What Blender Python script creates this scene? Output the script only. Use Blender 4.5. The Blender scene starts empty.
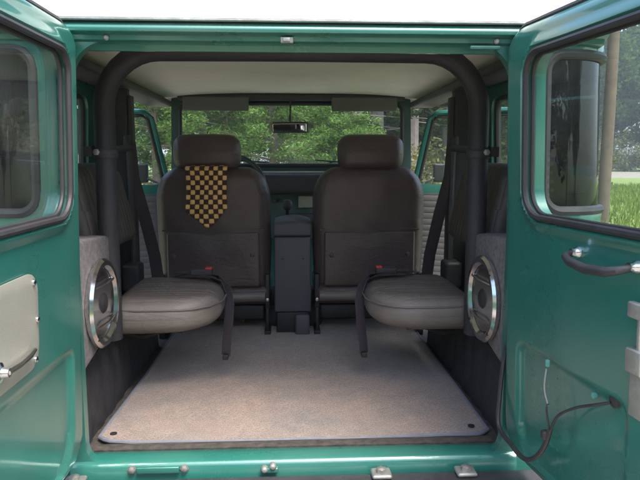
import bpy, bmesh, math, random
from mathutils import Vector, Matrix, noise
random.seed(7)
R = math.radians
S = bpy.context.scene
COL = S.collection

# ------------------------------------------------------------------ materials
def mat(name, color, rough=.5, metal=0., coat=0., var=0., vscale=8., bump=0., bscale=60., spec=.5, color2=None, pattern=None, sheen=0.):
    m = bpy.data.materials.new(name); m.use_nodes = True
    nt = m.node_tree; N = nt.nodes; L = nt.links
    b = N['Principled BSDF']
    b.inputs['Base Color'].default_value = (*color, 1)
    b.inputs['Roughness'].default_value = rough
    b.inputs['Metallic'].default_value = metal
    b.inputs['Coat Weight'].default_value = coat
    b.inputs['Coat Roughness'].default_value = .08
    b.inputs['Specular IOR Level'].default_value = spec
    if sheen: b.inputs['Sheen Weight'].default_value = sheen
    tc = N.new('ShaderNodeTexCoord')
    if var or color2:
        n = N.new('ShaderNodeTexNoise'); n.inputs['Scale'].default_value = vscale; n.inputs['Detail'].default_value = 6; n.inputs['Roughness'].default_value = .65
        L.new(tc.outputs['Object'], n.inputs['Vector'])
        r = N.new('ShaderNodeMapRange'); r.inputs['From Min'].default_value = .3; r.inputs['From Max'].default_value = .7
        L.new(n.outputs['Fac'], r.inputs['Value'])
        mx = N.new('ShaderNodeMix'); mx.data_type = 'RGBA'
        c2 = color2 or tuple(c*(1+var) for c in color); c1 = color if color2 else tuple(c*(1-var) for c in color)
        mx.inputs['A'].default_value = (*c1, 1); mx.inputs['B'].default_value = (*c2, 1)
        L.new(r.outputs['Result'], mx.inputs['Factor']); L.new(mx.outputs['Result'], b.inputs['Base Color'])
        rr = N.new('ShaderNodeMapRange'); rr.inputs['To Min'].default_value = max(0, rough-.06); rr.inputs['To Max'].default_value = min(1, rough+.1)
        L.new(n.outputs['Fac'], rr.inputs['Value']); L.new(rr.outputs['Result'], b.inputs['Roughness'])
    if bump:
        n2 = N.new('ShaderNodeTexNoise'); n2.inputs['Scale'].default_value = bscale; n2.inputs['Detail'].default_value = 3
        L.new(tc.outputs['Object'], n2.inputs['Vector'])
        bp = N.new('ShaderNodeBump'); bp.inputs['Strength'].default_value = bump; bp.inputs['Distance'].default_value = .004
        L.new(n2.outputs['Fac'], bp.inputs['Height']); L.new(bp.outputs['Normal'], b.inputs['Normal'])
    return m

def glass(name, tint, refl=1.45, dirt=1.):
    m = bpy.data.materials.new(name); m.use_nodes = True
    nt = m.node_tree; N = nt.nodes; L = nt.links
    N.remove(N['Principled BSDF'])
    out = N['Material Output']
    t = N.new('ShaderNodeBsdfTransparent'); t.inputs['Color'].default_value = (*tint, 1)
    g = N.new('ShaderNodeBsdfGlossy'); g.inputs['Roughness'].default_value = .015
    lw = N.new('ShaderNodeLayerWeight'); lw.inputs['Blend'].default_value = .5
    pw = N.new('ShaderNodeMath'); pw.operation = 'POWER'; pw.inputs[1].default_value = 4.; L.new(lw.outputs['Facing'], pw.inputs[0])
    f = N.new('ShaderNodeMapRange'); f.inputs['To Min'].default_value = .012*(refl/1.45)**4; f.inputs['To Max'].default_value = .9; L.new(pw.outputs[0], f.inputs['Value'])
    mx = N.new('ShaderNodeMixShader')
    L.new(f.outputs['Result'], mx.inputs['Fac']); L.new(t.outputs[0], mx.inputs[1]); L.new(g.outputs[0], mx.inputs[2])
    d = N.new('ShaderNodeBsdfDiffuse'); d.inputs['Color'].default_value = (.5, .5, .48, 1)
    tc = N.new('ShaderNodeTexCoord'); n = N.new('ShaderNodeTexNoise'); n.inputs['Scale'].default_value = 6; n.inputs['Detail'].default_value = 5
    L.new(tc.outputs['Object'], n.inputs['Vector'])
    r = N.new('ShaderNodeMapRange'); r.inputs['From Min'].default_value = .35; r.inputs['From Max'].default_value = .75; r.inputs['To Min'].default_value = .01*dirt; r.inputs['To Max'].default_value = .05*dirt
    L.new(n.outputs['Fac'], r.inputs['Value'])
    mx2 = N.new('ShaderNodeMixShader'); L.new(r.outputs['Result'], mx2.inputs['Fac']); L.new(mx.outputs[0], mx2.inputs[1]); L.new(d.outputs[0], mx2.inputs[2])
    L.new(mx2.outputs[0], out.inputs['Surface'])
    return m

def leafmat(name, c1, c2, scale=.7, trans=.35):
    m = bpy.data.materials.new(name); m.use_nodes = True
    nt = m.node_tree; N = nt.nodes; L = nt.links
    N.remove(N['Principled BSDF'])
    tc = N.new('ShaderNodeTexCoord'); n = N.new('ShaderNodeTexNoise'); n.inputs['Scale'].default_value = scale; n.inputs['Detail'].default_value = 8; n.inputs['Roughness'].default_value = .8
    L.new(tc.outputs['Object'], n.inputs['Vector'])
    r = N.new('ShaderNodeMapRange'); r.inputs['From Min'].default_value = .35; r.inputs['From Max'].default_value = .65
    L.new(n.outputs['Fac'], r.inputs['Value'])
    mx = N.new('ShaderNodeMix'); mx.data_type = 'RGBA'; mx.inputs['A'].default_value = (*c1, 1); mx.inputs['B'].default_value = (*c2, 1)
    L.new(r.outputs['Result'], mx.inputs['Factor'])
    d = N.new('ShaderNodeBsdfDiffuse'); t = N.new('ShaderNodeBsdfTranslucent'); s = N.new('ShaderNodeMixShader'); s.inputs['Fac'].default_value = trans
    L.new(mx.outputs['Result'], d.inputs['Color']); L.new(mx.outputs['Result'], t.inputs['Color'])
    L.new(d.outputs[0], s.inputs[1]); L.new(t.outputs[0], s.inputs[2]); L.new(s.outputs[0], N['Material Output'].inputs['Surface'])
    return m

def pleat(m, axis, freq, strength=.6, dist=.006, top_only=False):
    """adds sewn channels (rounded ribs with a groove between) across the object axis"""
    nt = m.node_tree; N = nt.nodes; L = nt.links; b = N['Principled BSDF']
    tc = N.new('ShaderNodeTexCoord'); sp = N.new('ShaderNodeSeparateXYZ'); L.new(tc.outputs['Object'], sp.inputs[0])
    mu = N.new('ShaderNodeMath'); mu.operation = 'MULTIPLY'; mu.inputs[1].default_value = freq*math.pi; L.new(sp.outputs[axis], mu.inputs[0])
    si = N.new('ShaderNodeMath'); si.operation = 'SINE'; L.new(mu.outputs[0], si.inputs[0])
    ab = N.new('ShaderNodeMath'); ab.operation = 'ABSOLUTE'; L.new(si.outputs[0], ab.inputs[0])
    pw = N.new('ShaderNodeMath'); pw.operation = 'POWER'; pw.inputs[1].default_value = .5; L.new(ab.outputs[0], pw.inputs[0])
    bp = N.new('ShaderNodeBump'); bp.inputs['Strength'].default_value = strength; bp.inputs['Distance'].default_value = dist
    if top_only:
        ge = N.new('ShaderNodeNewGeometry'); gs = N.new('ShaderNodeSeparateXYZ'); L.new(ge.outputs['True Normal'], gs.inputs[0])
        mr = N.new('ShaderNodeMapRange'); mr.inputs['From Min'].default_value = .55; mr.inputs['From Max'].default_value = .9; L.new(gs.outputs[2], mr.inputs['Value'])
        mm = N.new('ShaderNodeMath'); mm.operation = 'MULTIPLY'; mm.inputs[1].default_value = strength; L.new(mr.outputs[0], mm.inputs[0]); L.new(mm.outputs[0], bp.inputs['Strength'])
    L.new(pw.outputs[0], bp.inputs['Height'])
    old = b.inputs['Normal'].links
    if old: L.new(old[0].from_socket, bp.inputs['Normal'])
    L.new(bp.outputs['Normal'], b.inputs['Normal'])
    return m

M = dict(
    paint=mat('teal_paint', (.020, .150, .118), .27, .12, .9, .08, 3, .12, 600),
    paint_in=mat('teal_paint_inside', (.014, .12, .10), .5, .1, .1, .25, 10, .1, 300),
    white=mat('white_fibreglass', (.56, .55, .51), .55, 0, 0, .06, 5, .05, 200),
    liner=mat('cream_headliner', (.74, .71, .64), .8, 0, 0, .05, 7, .25, 400),
    black=mat('black_trim', (.032, .030, .034), .55, 0, 0, .3, 20, .2, 300),
    pad=mat('black_foam_padding', (.026, .025, .030), .6, 0, 0, .25, 30, .3, 150),
    rubber=mat('grey_black_rubber', (.024, .022, .024), .55, 0, 0, .3, 15, .1, 200),
    leather=mat('brown_grey_vinyl', (.072, .051, .050), .36, 0, .12, .18, 9, .35, 350),
    jump=pleat(mat('taupe_vinyl', (.155, .135, .120), .38, 0, 0, .12, 7, .3, 400), 1, 38, .42, .004, True),
    jump_plain=mat('taupe_vinyl_plain', (.155, .135, .120), .38, 0, 0, .12, 7, .3, 400),
    jumpback=pleat(mat('brown_grey_ribbed_vinyl', (.075, .062, .055), .5, 0, 0, .15, 9, .3, 350), 1, 28, .7, .006),
    console=mat('slate_console', (.068, .070, .082), .45, 0, 0, .1, 10, .3, 500),
    chrome=mat('chrome', (.75, .75, .76), .16, 1, 0, .1, 30),
    steel=mat('dull_zinc_steel', (.50, .49, .46), .42, .85, 0, .2, 25, .15, 200),
    dull=mat('dulled_zinc', (.30, .30, .28), .45, .6, 0, .2, 25, .15, 200),
    cream=mat('cream_metal_plate', (.27, .262, .215), .5, .15, 0, .07, 9, .1, 300),
    cone=mat('speaker_cone', (.008, .008, .009), .8, 0, 0, .2, 30),
    carpet_box=mat('grey_box_carpet', (.17, .155, .155), .95, 0, 0, .35, 60, 1., 500),
    web=mat('seat_belt_webbing', (.050, .042, .050), .7, 0, 0, .2, 40, .5, 700),
    grey_card=pleat(mat('grey_door_card', (.105, .105, .105), .5, 0, 0, .08, 8, .2, 300), 2, 30, .5, .005),
    red=mat('red_button', (.55, .03, .02), .4),
    wire=mat('black_wire_loom', (.03, .027, .028), .5, 0, 0, .2, 50, .3, 300),
    white_wire=mat('pale_wire', (.30, .31, .30), .45),
    green_plug=mat('pale_green_plug', (.10, .32, .26), .5),
    darkmetal=mat('dark_seat_frame', (.022, .021, .023), .5, .3, 0, .3, 20),
    leaf_litter=mat('orange_leaf', (.45, .17, .04), .7, 0, 0, .3, 60),
    bark=mat('pine_bark', (.16, .125, .10), .9, 0, 0, .35, 6, 1., 30),
    palebark=mat('pale_bark', (.17, .15, .13), .9, 0, 0, .25, 5, .8, 25),
    pole=mat('weathered_pole_wood', (.13, .095, .068), .85, 0, 0, .25, 4, .6, 20),
    tyre=mat('tyre_rubber', (.02, .02, .02), .85, 0, 0, .2, 20, .5, 60),
    gravel=mat('gravel_road', (.25, .215, .18), .95, 0, 0, .12, 2, .8, 14),
    rock=mat('grey_fieldstone', (.22, .20, .185), .9, 0, 0, .3, 5, .8, 12),
    lens=mat('headlight_glass', (.8, .8, .8), .1, .3),
    glass=glass('clear_glass', (.96, .98, .97)),
    glass_door=glass('tinted_door_glass', (.86, .91, .89), 1.5),
    glass_dark=glass('dark_corner_glass', (.05, .06, .06), 2.0, .15),
    mirror=mat('mirror_glass', (.85, .85, .87), .03, 1),
    leafA=leafmat('pine_foliage', (.06, .13, .03), (.17, .28, .08), 1.1),
    leafB=leafmat('broad_leaf_foliage', (.03, .07, .015), (.11, .17, .045), .6),
    leafC=leafmat('dark_wood_foliage', (.02, .045, .014), (.07, .10, .035), .4),
    leafD=leafmat('autumn_tinged_foliage', (.08, .10, .03), (.26, .24, .10), .8),
)
def wrinkle(m, scale=9, strength=.35, dist=.012):
    nt = m.node_tree; N = nt.nodes; L = nt.links; b = N['Principled BSDF']
    tc = N.new('ShaderNodeTexCoord'); n = N.new('ShaderNodeTexNoise'); n.inputs['Scale'].default_value = scale; n.inputs['Detail'].default_value = 3; n.inputs['Distortion'].default_value = 1.6
    mp = N.new('ShaderNodeMapping'); mp.inputs['Scale'].default_value = (1, 1, 1.9); L.new(tc.outputs['Object'], mp.inputs[0]); L.new(mp.outputs[0], n.inputs['Vector'])
    r = N.new('ShaderNodeMath'); r.operation = 'PINGPONG'; r.inputs[1].default_value = .5; L.new(n.outputs['Fac'], r.inputs[0])
    bp = N.new('ShaderNodeBump'); bp.inputs['Strength'].default_value = strength; bp.inputs['Distance'].default_value = dist
    L.new(r.outputs[0], bp.inputs['Height'])
    old = b.inputs['Normal'].links
    if old: L.new(old[0].from_socket, bp.inputs['Normal'])
    L.new(bp.outputs['Normal'], b.inputs['Normal'])
for k in ('leather', 'jump', 'jump_plain', 'jumpback'): wrinkle(M[k])
wrinkle(M['liner'], 2.5, .2, .02); wrinkle(M['pad'], 14, .25, .006)
def scuffs(m):
    nt = m.node_tree; N = nt.nodes; L = nt.links; b = N['Principled BSDF']
    tc = N.new('ShaderNodeTexCoord')
    v = N.new('ShaderNodeTexVoronoi'); v.inputs['Scale'].default_value = 26; L.new(tc.outputs['Object'], v.inputs['Vector'])
    r = N.new('ShaderNodeMapRange'); r.inputs['From Min'].default_value = .045; r.inputs['From Max'].default_value = .07; r.inputs['To Min'].default_value = 1; r.inputs['To Max'].default_value = 0; L.new(v.outputs['Distance'], r.inputs['Value'])
    n = N.new('ShaderNodeTexNoise'); n.inputs['Scale'].default_value = 3.5; n.inputs['Detail'].default_value = 7; L.new(tc.outputs['Object'], n.inputs['Vector'])
    g = N.new('ShaderNodeMapRange'); g.inputs['From Min'].default_value = .56; g.inputs['From Max'].default_value = .62; L.new(n.outputs['Fac'], g.inputs['Value'])
    mu = N.new('ShaderNodeMath'); mu.operation = 'MULTIPLY'; L.new(r.outputs[0], mu.inputs[0]); L.new(g.outputs[0], mu.inputs[1])
    d = N.new('ShaderNodeMapRange'); d.inputs['From Min'].default_value = .45; d.inputs['From Max'].default_value = .8; d.inputs['To Max'].default_value = .28; L.new(n.outputs['Fac'], d.inputs['Value'])
    m1 = N.new('ShaderNodeMix'); m1.data_type = 'RGBA'; old = b.inputs['Base Color'].links[0].from_socket; L.new(old, m1.inputs['A']); m1.inputs['B'].default_value = (.16, .22, .19, 1); L.new(d.outputs[0], m1.inputs['Factor'])
    m2 = N.new('ShaderNodeMix'); m2.data_type = 'RGBA'; L.new(m1.outputs['Result'], m2.inputs['A']); m2.inputs['B'].default_value = (.03, .035, .03, 1); L.new(mu.outputs[0], m2.inputs['Factor'])
    L.new(m2.outputs['Result'], b.inputs['Base Color'])
scuffs(M['paint'])
# door card of paint has faint dust; floor rubber with grit
M['floor'] = mat('gritty_floor_coating', (.018, .018, .019), .8, 0, 0, 0, 45, .6, 120, color2=(.075, .062, .05))
M['floorwell'] = mat('black_floor_liner', (.024, .024, .028), .7, 0, 0, .4, 25, .5, 90)

def mat_mat():
    m = mat('beige_pile_carpet', (.31, .225, .18), .95, 0, 0, 0, 3.5, 0, sheen=.3)
    nt = m.node_tree; N = nt.nodes; L = nt.links; b = N['Principled BSDF']
    tc = N.new('ShaderNodeTexCoord')
    def nz(s, d=4, r=.6):
        n = N.new('ShaderNodeTexNoise'); n.inputs['Scale'].default_value = s; n.inputs['Detail'].default_value = d; n.inputs['Roughness'].default_value = r
        L.new(tc.outputs['Object'], n.inputs['Vector']); return n
    def ramp(n, a, z, lo, hi):
        r = N.new('ShaderNodeMapRange'); r.inputs['From Min'].default_value = a; r.inputs['From Max'].default_value = z; r.inputs['To Min'].default_value = lo; r.inputs['To Max'].default_value = hi
        L.new(n.outputs['Fac'], r.inputs['Value']); return r
    big = nz(2.6, 6, .7); mid = nz(22, 4); fine = nz(230, 2)
    mx = N.new('ShaderNodeMix'); mx.data_type = 'RGBA'; mx.inputs['A'].default_value = (.165, .136, .118, 1); mx.inputs['B'].default_value = (.245, .172, .130, 1)
    L.new(ramp(big, .38, .62, 0, 1).outputs[0], mx.inputs['Factor'])
    mul = N.new('ShaderNodeMix'); mul.data_type = 'RGBA'; mul.blend_type = 'MULTIPLY'; mul.inputs['Factor'].default_value = 1
    L.new(mx.outputs['Result'], mul.inputs['A'])
    a = ramp(fine, .3, .7, .55, 1.35); c = ramp(mid, .3, .7, .85, 1.12)
    mm = N.new('ShaderNodeMath'); mm.operation = 'MULTIPLY'; L.new(a.outputs[0], mm.inputs[0]); L.new(c.outputs[0], mm.inputs[1])
    L.new(mm.outputs[0], mul.inputs['B']); L.new(mul.outputs['Result'], b.inputs['Base Color'])
    bp = N.new('ShaderNodeBump'); bp.inputs['Strength'].default_value = .9; bp.inputs['Distance'].default_value = .004
    L.new(fine.outputs['Fac'], bp.inputs['Height']); L.new(bp.outputs['Normal'], b.inputs['Normal'])
    return m
M['mat'] = mat_mat()
M['piping'] = mat('blue_grey_binding', (.13, .14, .17), .7, 0, 0, .15, 40)

def grass_mat():
    m = mat('meadow_ground', (.12, .17, .035), .95, 0, 0, 0, .35, .8, 8, color2=(.20, .25, .06))
    return m
M['ground'] = grass_mat()
M['blade'] = leafmat('grass_blades', (.10, .17, .03), (.24, .30, .07), .8, .3)

# ------------------------------------------------------------------ mesh helpers
class MB:
    def __init__(s): s.v = []; s.f = []
    def add(s, vs, fs):
        o = len(s.v); s.v += [tuple(v) for v in vs]; s.f += [tuple(i+o for i in f) for f in fs]; return s
    def box(s, x0, x1, y0, y1, z0, z1, T=None):
        vs = [(x, y, z) for x in (x0, x1) for y in (y0, y1) for z in (z0, z1)]
        if T: vs = [T(*v) for v in vs]
        return s.add(vs, [(0, 1, 3, 2), (4, 6, 7, 5), (0, 4, 5, 1), (2, 3, 7, 6), (0, 2, 6, 4), (1, 5, 7, 3)])
    def rbox(s, c, h, r, n=6, fn=None, T=None):
        """cushion: box of half sizes h with edges of radius r; fn warps the local point"""
        cx, cy, cz = c; ix, iy, iz = [max(1e-4, a-r) for a in h]
        idx = {}; vs = []; fs = []
        def key(p): return tuple(round(a, 5) for a in p)
        m = n
        def pt(a, b, c3):
            p = Vector((a, b, c3)); q = []
            for k, (w, hh, ii) in enumerate(zip(p, h, (ix, iy, iz))): q.append(w)
            inner = Vector([max(-ii, min(ii, w)) for w, ii in zip(q, (ix, iy, iz))])
            d = Vector(q)-inner
            if d.length > 1e-7: d = d.normalized()*r
            g = inner+d
            if fn: g = Vector(fn(*g))
            g = g+Vector(c)
            if T: g = T(*g)
            return tuple(g)
        def axis(hh, ii):
            k = 4; e = [hh-(hh-ii)*(1-math.tan(j/k*math.pi/4)) for j in range(k+1)]
            inn = [-ii+2*ii*j/m for j in range(1, m)]
            return [-x for x in reversed(e)]+inn+e
        ax = [axis(hh, ii) for hh, ii in zip(h, (ix, iy, iz))]
        # rounded parametrisation: faces of box at +-h
        for a in range(3):
            b, c2 = [(1, 2), (2, 0), (0, 1)][a]
            for sg in (-1, 1):
                A, B = ax[b], ax[c2]; grid = []
                for u in A:
                    row = []
                    for w in B:
                        p = [0, 0, 0]; p[a] = sg*h[a]; p[b] = u; p[c2] = w
                        # true cube-to-rounded mapping
                        k = key(p)
                        if k not in idx: idx[k] = len(vs); vs.append(pt(*p))
                        row.append(idx[k])
                    grid.append(row)
                for i in range(len(A)-1):
                    for j in range(len(B)-1):
                        f = (grid[i][j], grid[i+1][j], grid[i+1][j+1], grid[i][j+1])
                        fs.append(f if sg > 0 else f[::-1])
        return s.add(vs, fs)
    def tube(s, pts, r, n=10, closed=False, T=None, flat=1.):
        pts = [Vector(p) for p in pts]; m = len(pts); rs = r if isinstance(r, (list, tuple)) else [r]*m
        tan = []
        for i in range(m):
            if closed: t = pts[(i+1) % m]-pts[i-1]
            else: t = pts[min(i+1, m-1)]-pts[max(i-1, 0)]
            tan.append(t.normalized())
        up = Vector((0, 0, 1)) if abs(tan[0].z) < .9 else Vector((1, 0, 0))
        nrm = (up-tan[0]*up.dot(tan[0])).normalized(); vs = []; fs = []
        for i in range(m):
            nrm = (nrm-tan[i]*nrm.dot(tan[i])).normalized(); bi = tan[i].cross(nrm)
            for k in range(n):
                a = 2*math.pi*k/n; q = pts[i]+(nrm*math.cos(a)+bi*math.sin(a)*flat)*rs[i]
                vs.append(T(*q) if T else tuple(q))
        for i in range(m if closed else m-1):
            for k in range(n):
                a = i*n+k; b = i*n+(k+1) % n; c = ((i+1) % m)*n+(k+1) % n; d = ((i+1) % m)*n+k
                fs.append((a, d, c, b))
        if not closed: fs += [tuple(range(n)), tuple(range((m-1)*n, m*n))[::-1]]
        return s.add(vs, fs)
    def strap(s, pts, side, w, t=.0025):
        """flat webbing: centre line pts, width along side"""
        pts = [Vector(p) for p in pts]; m = len(pts); vs = []; fs = []
        for i in range(m):
            sd = Vector(side[i] if isinstance(side, list) else side).normalized()
            tg = (pts[min(i+1, m-1)]-pts[max(i-1, 0)]).normalized(); sd = (sd-tg*sd.dot(tg)).normalized(); nn = tg.cross(sd)
            for a, b in ((-1, -1), (1, -1), (1, 1), (-1, 1)): vs.append(pts[i]+sd*w/2*a+nn*t/2*b)
        for i in range(m-1):
            for k in range(4): fs.append((i*4+k, i*4+(k+1) % 4, i*4+4+(k+1) % 4, i*4+4+k))
        fs += [(0, 1, 2, 3)[::-1], tuple(range((m-1)*4, m*4))]
        return s.add(vs, fs)
    def lathe(s, prof, o, axis, n=32):
        """prof: (radius, along); axis unit vector"""
        a = Vector(axis).normalized(); up = Vector((0, 0, 1)) if abs(a.z) < .9 else Vector((1, 0, 0)); u = a.cross(up).normalized(); w = a.cross(u); o = Vector(o); vs = []; fs = []
        for r_, h_ in prof:
            for k in range(n):
                t = 2*math.pi*k/n; vs.append(o+a*h_+(u*math.cos(t)+w*math.sin(t))*max(r_, 1e-4))
        for i in range(len(prof)-1):
            for k in range(n): fs.append((i*n+k, i*n+(k+1) % n, (i+1)*n+(k+1) % n, (i+1)*n+k))
        fs += [tuple(range(n))[::-1], tuple(range((len(prof)-1)*n, len(prof)*n))]
        return s.add(vs, fs)
    def sheet(s, fn, nu, nv, t=None):
        """fn(i/nu, j/nv) -> point; t: thickness vector -> closed slab"""
        vs = [Vector(fn(i/nu, j/nv)) for i in range(nu+1) for j in range(nv+1)]
        W = nv+1; fs = [(i*W+j, (i+1)*W+j, (i+1)*W+j+1, i*W+j+1) for i in range(nu) for j in range(nv)]
        if t is not None:
            k = len(vs); t = Vector(t); vs2 = [v+t for v in vs]; fs2 = [tuple(a+k for a in f[::-1]) for f in fs]
            rim = [(i, 0) for i in range(nu+1)]+[(nu, j) for j in range(1, nv+1)]+[(i, nv) for i in range(nu-1, -1, -1)]+[(0, j) for j in range(nv-1, 0, -1)]
            rim = [i*W+j for i, j in rim]; q = [(rim[a-1], rim[a]+0, rim[a]+k, rim[a-1]+k) for a in range(len(rim))]
            return s.add(vs+vs2, fs+fs2+q)
        return s.add(vs, fs)
    def build(s, name, m, parent=None, smooth=True, bevel=0, label=None, angle=40, wn=False):
        me = bpy.data.meshes.new(name); o = bpy.data.objects.new(name, me); COL.objects.link(o)
        off = Vector((0, 0, 0))
        if parent is not None:
            o.parent = parent; p = parent
            while p: off += p.location; p = p.parent
        me.from_pydata([tuple(Vector(v)-off) for v in s.v], [], s.f)
        bm = bmesh.new(); bm.from_mesh(me); bmesh.ops.remove_doubles(bm, verts=bm.verts, dist=1e-5); bmesh.ops.recalc_face_normals(bm, faces=bm.faces)
        if bevel: bmesh.ops.bevel(bm, geom=[e for e in bm.edges if len(e.link_faces) == 2 and e.calc_face_angle(0) > .5], offset=bevel, segments=3, profile=.5, affect='EDGES', clamp_overlap=True)
        if smooth:
            for f in bm.faces: f.smooth = True
            for e in bm.edges:
                if len(e.link_faces) == 2 and e.calc_face_angle(0) > R(angle): e.smooth = False
        bm.to_mesh(me); bm.free(); me.materials.append(m)
        if label: o['label'] = label
        return o

def thing(name, loc, label, cat, group=None):
    o = bpy.data.objects.new(name, None); o.empty_display_size = .1; COL.objects.link(o); o.location = loc
    o['label'] = label; o['category'] = cat
    if group: o['group'] = group
    return o
def tag(o, label=None, cat=None, group=None, kind=None):
    if label: o['label'] = label
    if cat: o['category'] = cat
    if group: o['group'] = group
    if kind: o['kind'] = kind
    return o

def rr(p, q, r):
    """signed distance fn of a rounded rectangle p=(x0,z0) q=(x1,z1); r a number or (bottom-left, bottom-right, top-right, top-left)"""
    x0, z0 = p; x1, z1 = q; cx, cz = (x0+x1)/2, (z0+z1)/2
    rad = r if isinstance(r, (list, tuple)) else (r,)*4
    def f(x, z):
        k = rad[0 if z < cz else 3] if x < cx else rad[1 if z < cz else 2]
        dx = abs(x-cx)-(x1-x0)/2+k; dz = abs(z-cz)-(z1-z0)/2+k
        return math.hypot(max(dx, 0), max(dz, 0))+min(max(dx, dz), 0)-k
    f.box = (x0, z0, x1, z1); f.rad = rad
    return f
def rr_loop(f, off=0, n=8, seg=.03):
    x0, z0, x1, z1 = f.box; x0 -= off; z0 -= off; x1 += off; z1 += off; k = [max(.003, a+off) for a in f.rad]
    cs = [((x0+k[0], z0+k[0]), k[0], math.pi), ((x1-k[1], z0+k[1]), k[1], 1.5*math.pi), ((x1-k[2], z1-k[2]), k[2], 0), ((x0+k[3], z1-k[3]), k[3], .5*math.pi)]
    raw = []
    for (c, kk, a0) in cs:
        for i in range(n+1): a = a0+i/n*math.pi/2; raw.append((c[0]+kk*math.cos(a), c[1]+kk*math.sin(a)))
    out = []
    for i, a in enumerate(raw):
        b = raw[(i+1) % len(raw)]; d = math.dist(a, b); m = max(1, int(d/seg))
        for j in range(m): out.append((a[0]+(b[0]-a[0])*j/m, a[1]+(b[1]-a[1])*j/m))
    return out

def panel(outer, holes, step, T, h=None, back=-.03):
    """sheet-metal panel: region inside outer minus holes, T(x,h,z) maps to world, h(x,z) is relief of the front face, back the offset of the rear face"""
    x0, z0, x1, z1 = outer.box; nx = max(2, round((x1-x0)/step)); nz = max(2, round((z1-z0)/step)); sx = (x1-x0)/nx; sz = (z1-z0)/nz
    def D(x, z): return max([outer(x, z)]+[-q(x, z) for q in holes])
    cells = []; used = {}
    for i in range(nx):
        for j in range(nz):
            if D(x0+(i+.5)*sx, z0+(j+.5)*sz) < 0: cells.append((i, j))
    pts = []
    def vid(i, j):
        if (i, j) in used: return used[(i, j)]
        x, z = x0+i*sx, z0+j*sz
        used[(i, j)] = len(pts); pts.append([x, z]); return used[(i, j)]
    fs = [(vid(i, j), vid(i+1, j), vid(i+1, j+1), vid(i, j+1)) for i, j in cells]
    cnt = {}
    for f in fs:
        for a in range(4):
            e = (f[a], f[(a+1) % 4]); cnt[tuple(sorted(e))] = cnt.get(tuple(sorted(e)), 0)+1
    rim = [e for f in fs for e in [(f[a], f[(a+1) % 4]) for a in range(4)] if cnt[tuple(sorted(e))] == 1]
    for v in {v for e in rim for v in e}:
        x, z = pts[v]; e = 1e-4
        for _ in range(3):
            d = D(x, z); gx = (D(x+e, z)-D(x-e, z))/(2*e); gz = (D(x, z+e)-D(x, z-e))/(2*e); g = gx*gx+gz*gz
            if g < .1: break
            x -= d*gx/g; z -= d*gz/g
        pts[v] = [x, z]
    n = len(pts)
    vs = [T(x, h(x, z) if h else 0., z) for x, z in pts]+[T(x, back, z) for x, z in pts]
    ff = list(fs)+[tuple(a+n for a in f[::-1]) for f in fs]+[(b, a, a+n, b+n) for a, b in rim]
    return MB().add(vs, ff)
def sm(a, b, x):
    t = max(0, min(1, (x-a)/(b-a))); return t*t*(3-2*t)

# ================================================================== the vehicle
V = thing('off_road_vehicle', (0, .95, 0), 'teal boxy off road vehicle with white roof and both rear doors swung wide open', 'off-road vehicle')

# ---- body shell: one path round the rear, from B pillar to B pillar
RW, RAD, YB = .70, .14, 1.06
def path(t):
    s = 1 if t >= 0 else -1; a = abs(t); L1 = RW; L2 = RAD*math.pi/2
    if a < L1: return s*a, 0., 0., -1.
    if a < L1+L2:
        th = (a-L1)/RAD; return s*(RW+RAD*math.sin(th)), RAD*(1-math.cos(th)), s*math.sin(th), -math.cos(th)
    return s*(RW+RAD), RAD+a-L1-L2, s*1., 0.
TB = RW+RAD*math.pi/2+(YB-RAD)
def TV(t, h, z):
    x, y, nx, ny = path(t); h = h-.035
    tilt = max(0, z-1.34)*.05
    return Vector((x+nx*(h+.035-.0)-(1 if x > 0 else -1)*tilt*min(1, abs(x)/.7)*abs(x), y+ny*(h+.035), z))
def relief(t, z):
    d = 0
    d += .010*sm(1.335, 1.345, z)*(1-sm(1.352, 1.362, z))     # belt moulding
    for q in body_holes[1:]:
        k = q(t, z); d += .004*(1-sm(.0, .03, k)) if k > 0 else 0
    return d
opening = rr((-.548, .742), (.548, 1.812), (.05, .05, .10, .10))
cwL, cwR = rr((-1.00, 1.395), (-.632, 1.795), .05), rr((.632, 1.395), (1.00, 1.795), .05)
swL, swR = rr((-1.70, 1.39), (-1.11, 1.775), .05), rr((1.11, 1.39), (1.70, 1.775), .05)
arch = [rr((s*1.39-.37, .2), (s*1.39+.37, .83), .2) for s in (-1, 1)]
body_holes = [opening, cwL, cwR, swL, swR]+arch
panel(rr((-TB, .52), (TB, 1.862), .01), body_holes, .0135, TV, relief, back=-.028).build('body_shell', M['paint'], V)
for q, nm in ((cwL, 'corner_window'), (cwR, 'corner_window'), (swL, 'side_window'), (swR, 'side_window')):
    g = MB().tube([TV(x, -.004, z) for x, z in rr_loop(q, -.004, 8, .02)], .013, 8, True).build(nm, M['rubber'], V)
    panel(rr(q.box[:2], q.box[2:], .05), [], .03, TV, lambda x, z: -.008, back=-.012).build('pane', M['glass_dark'] if nm == 'corner_window' else M['glass_door'], g)
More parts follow.
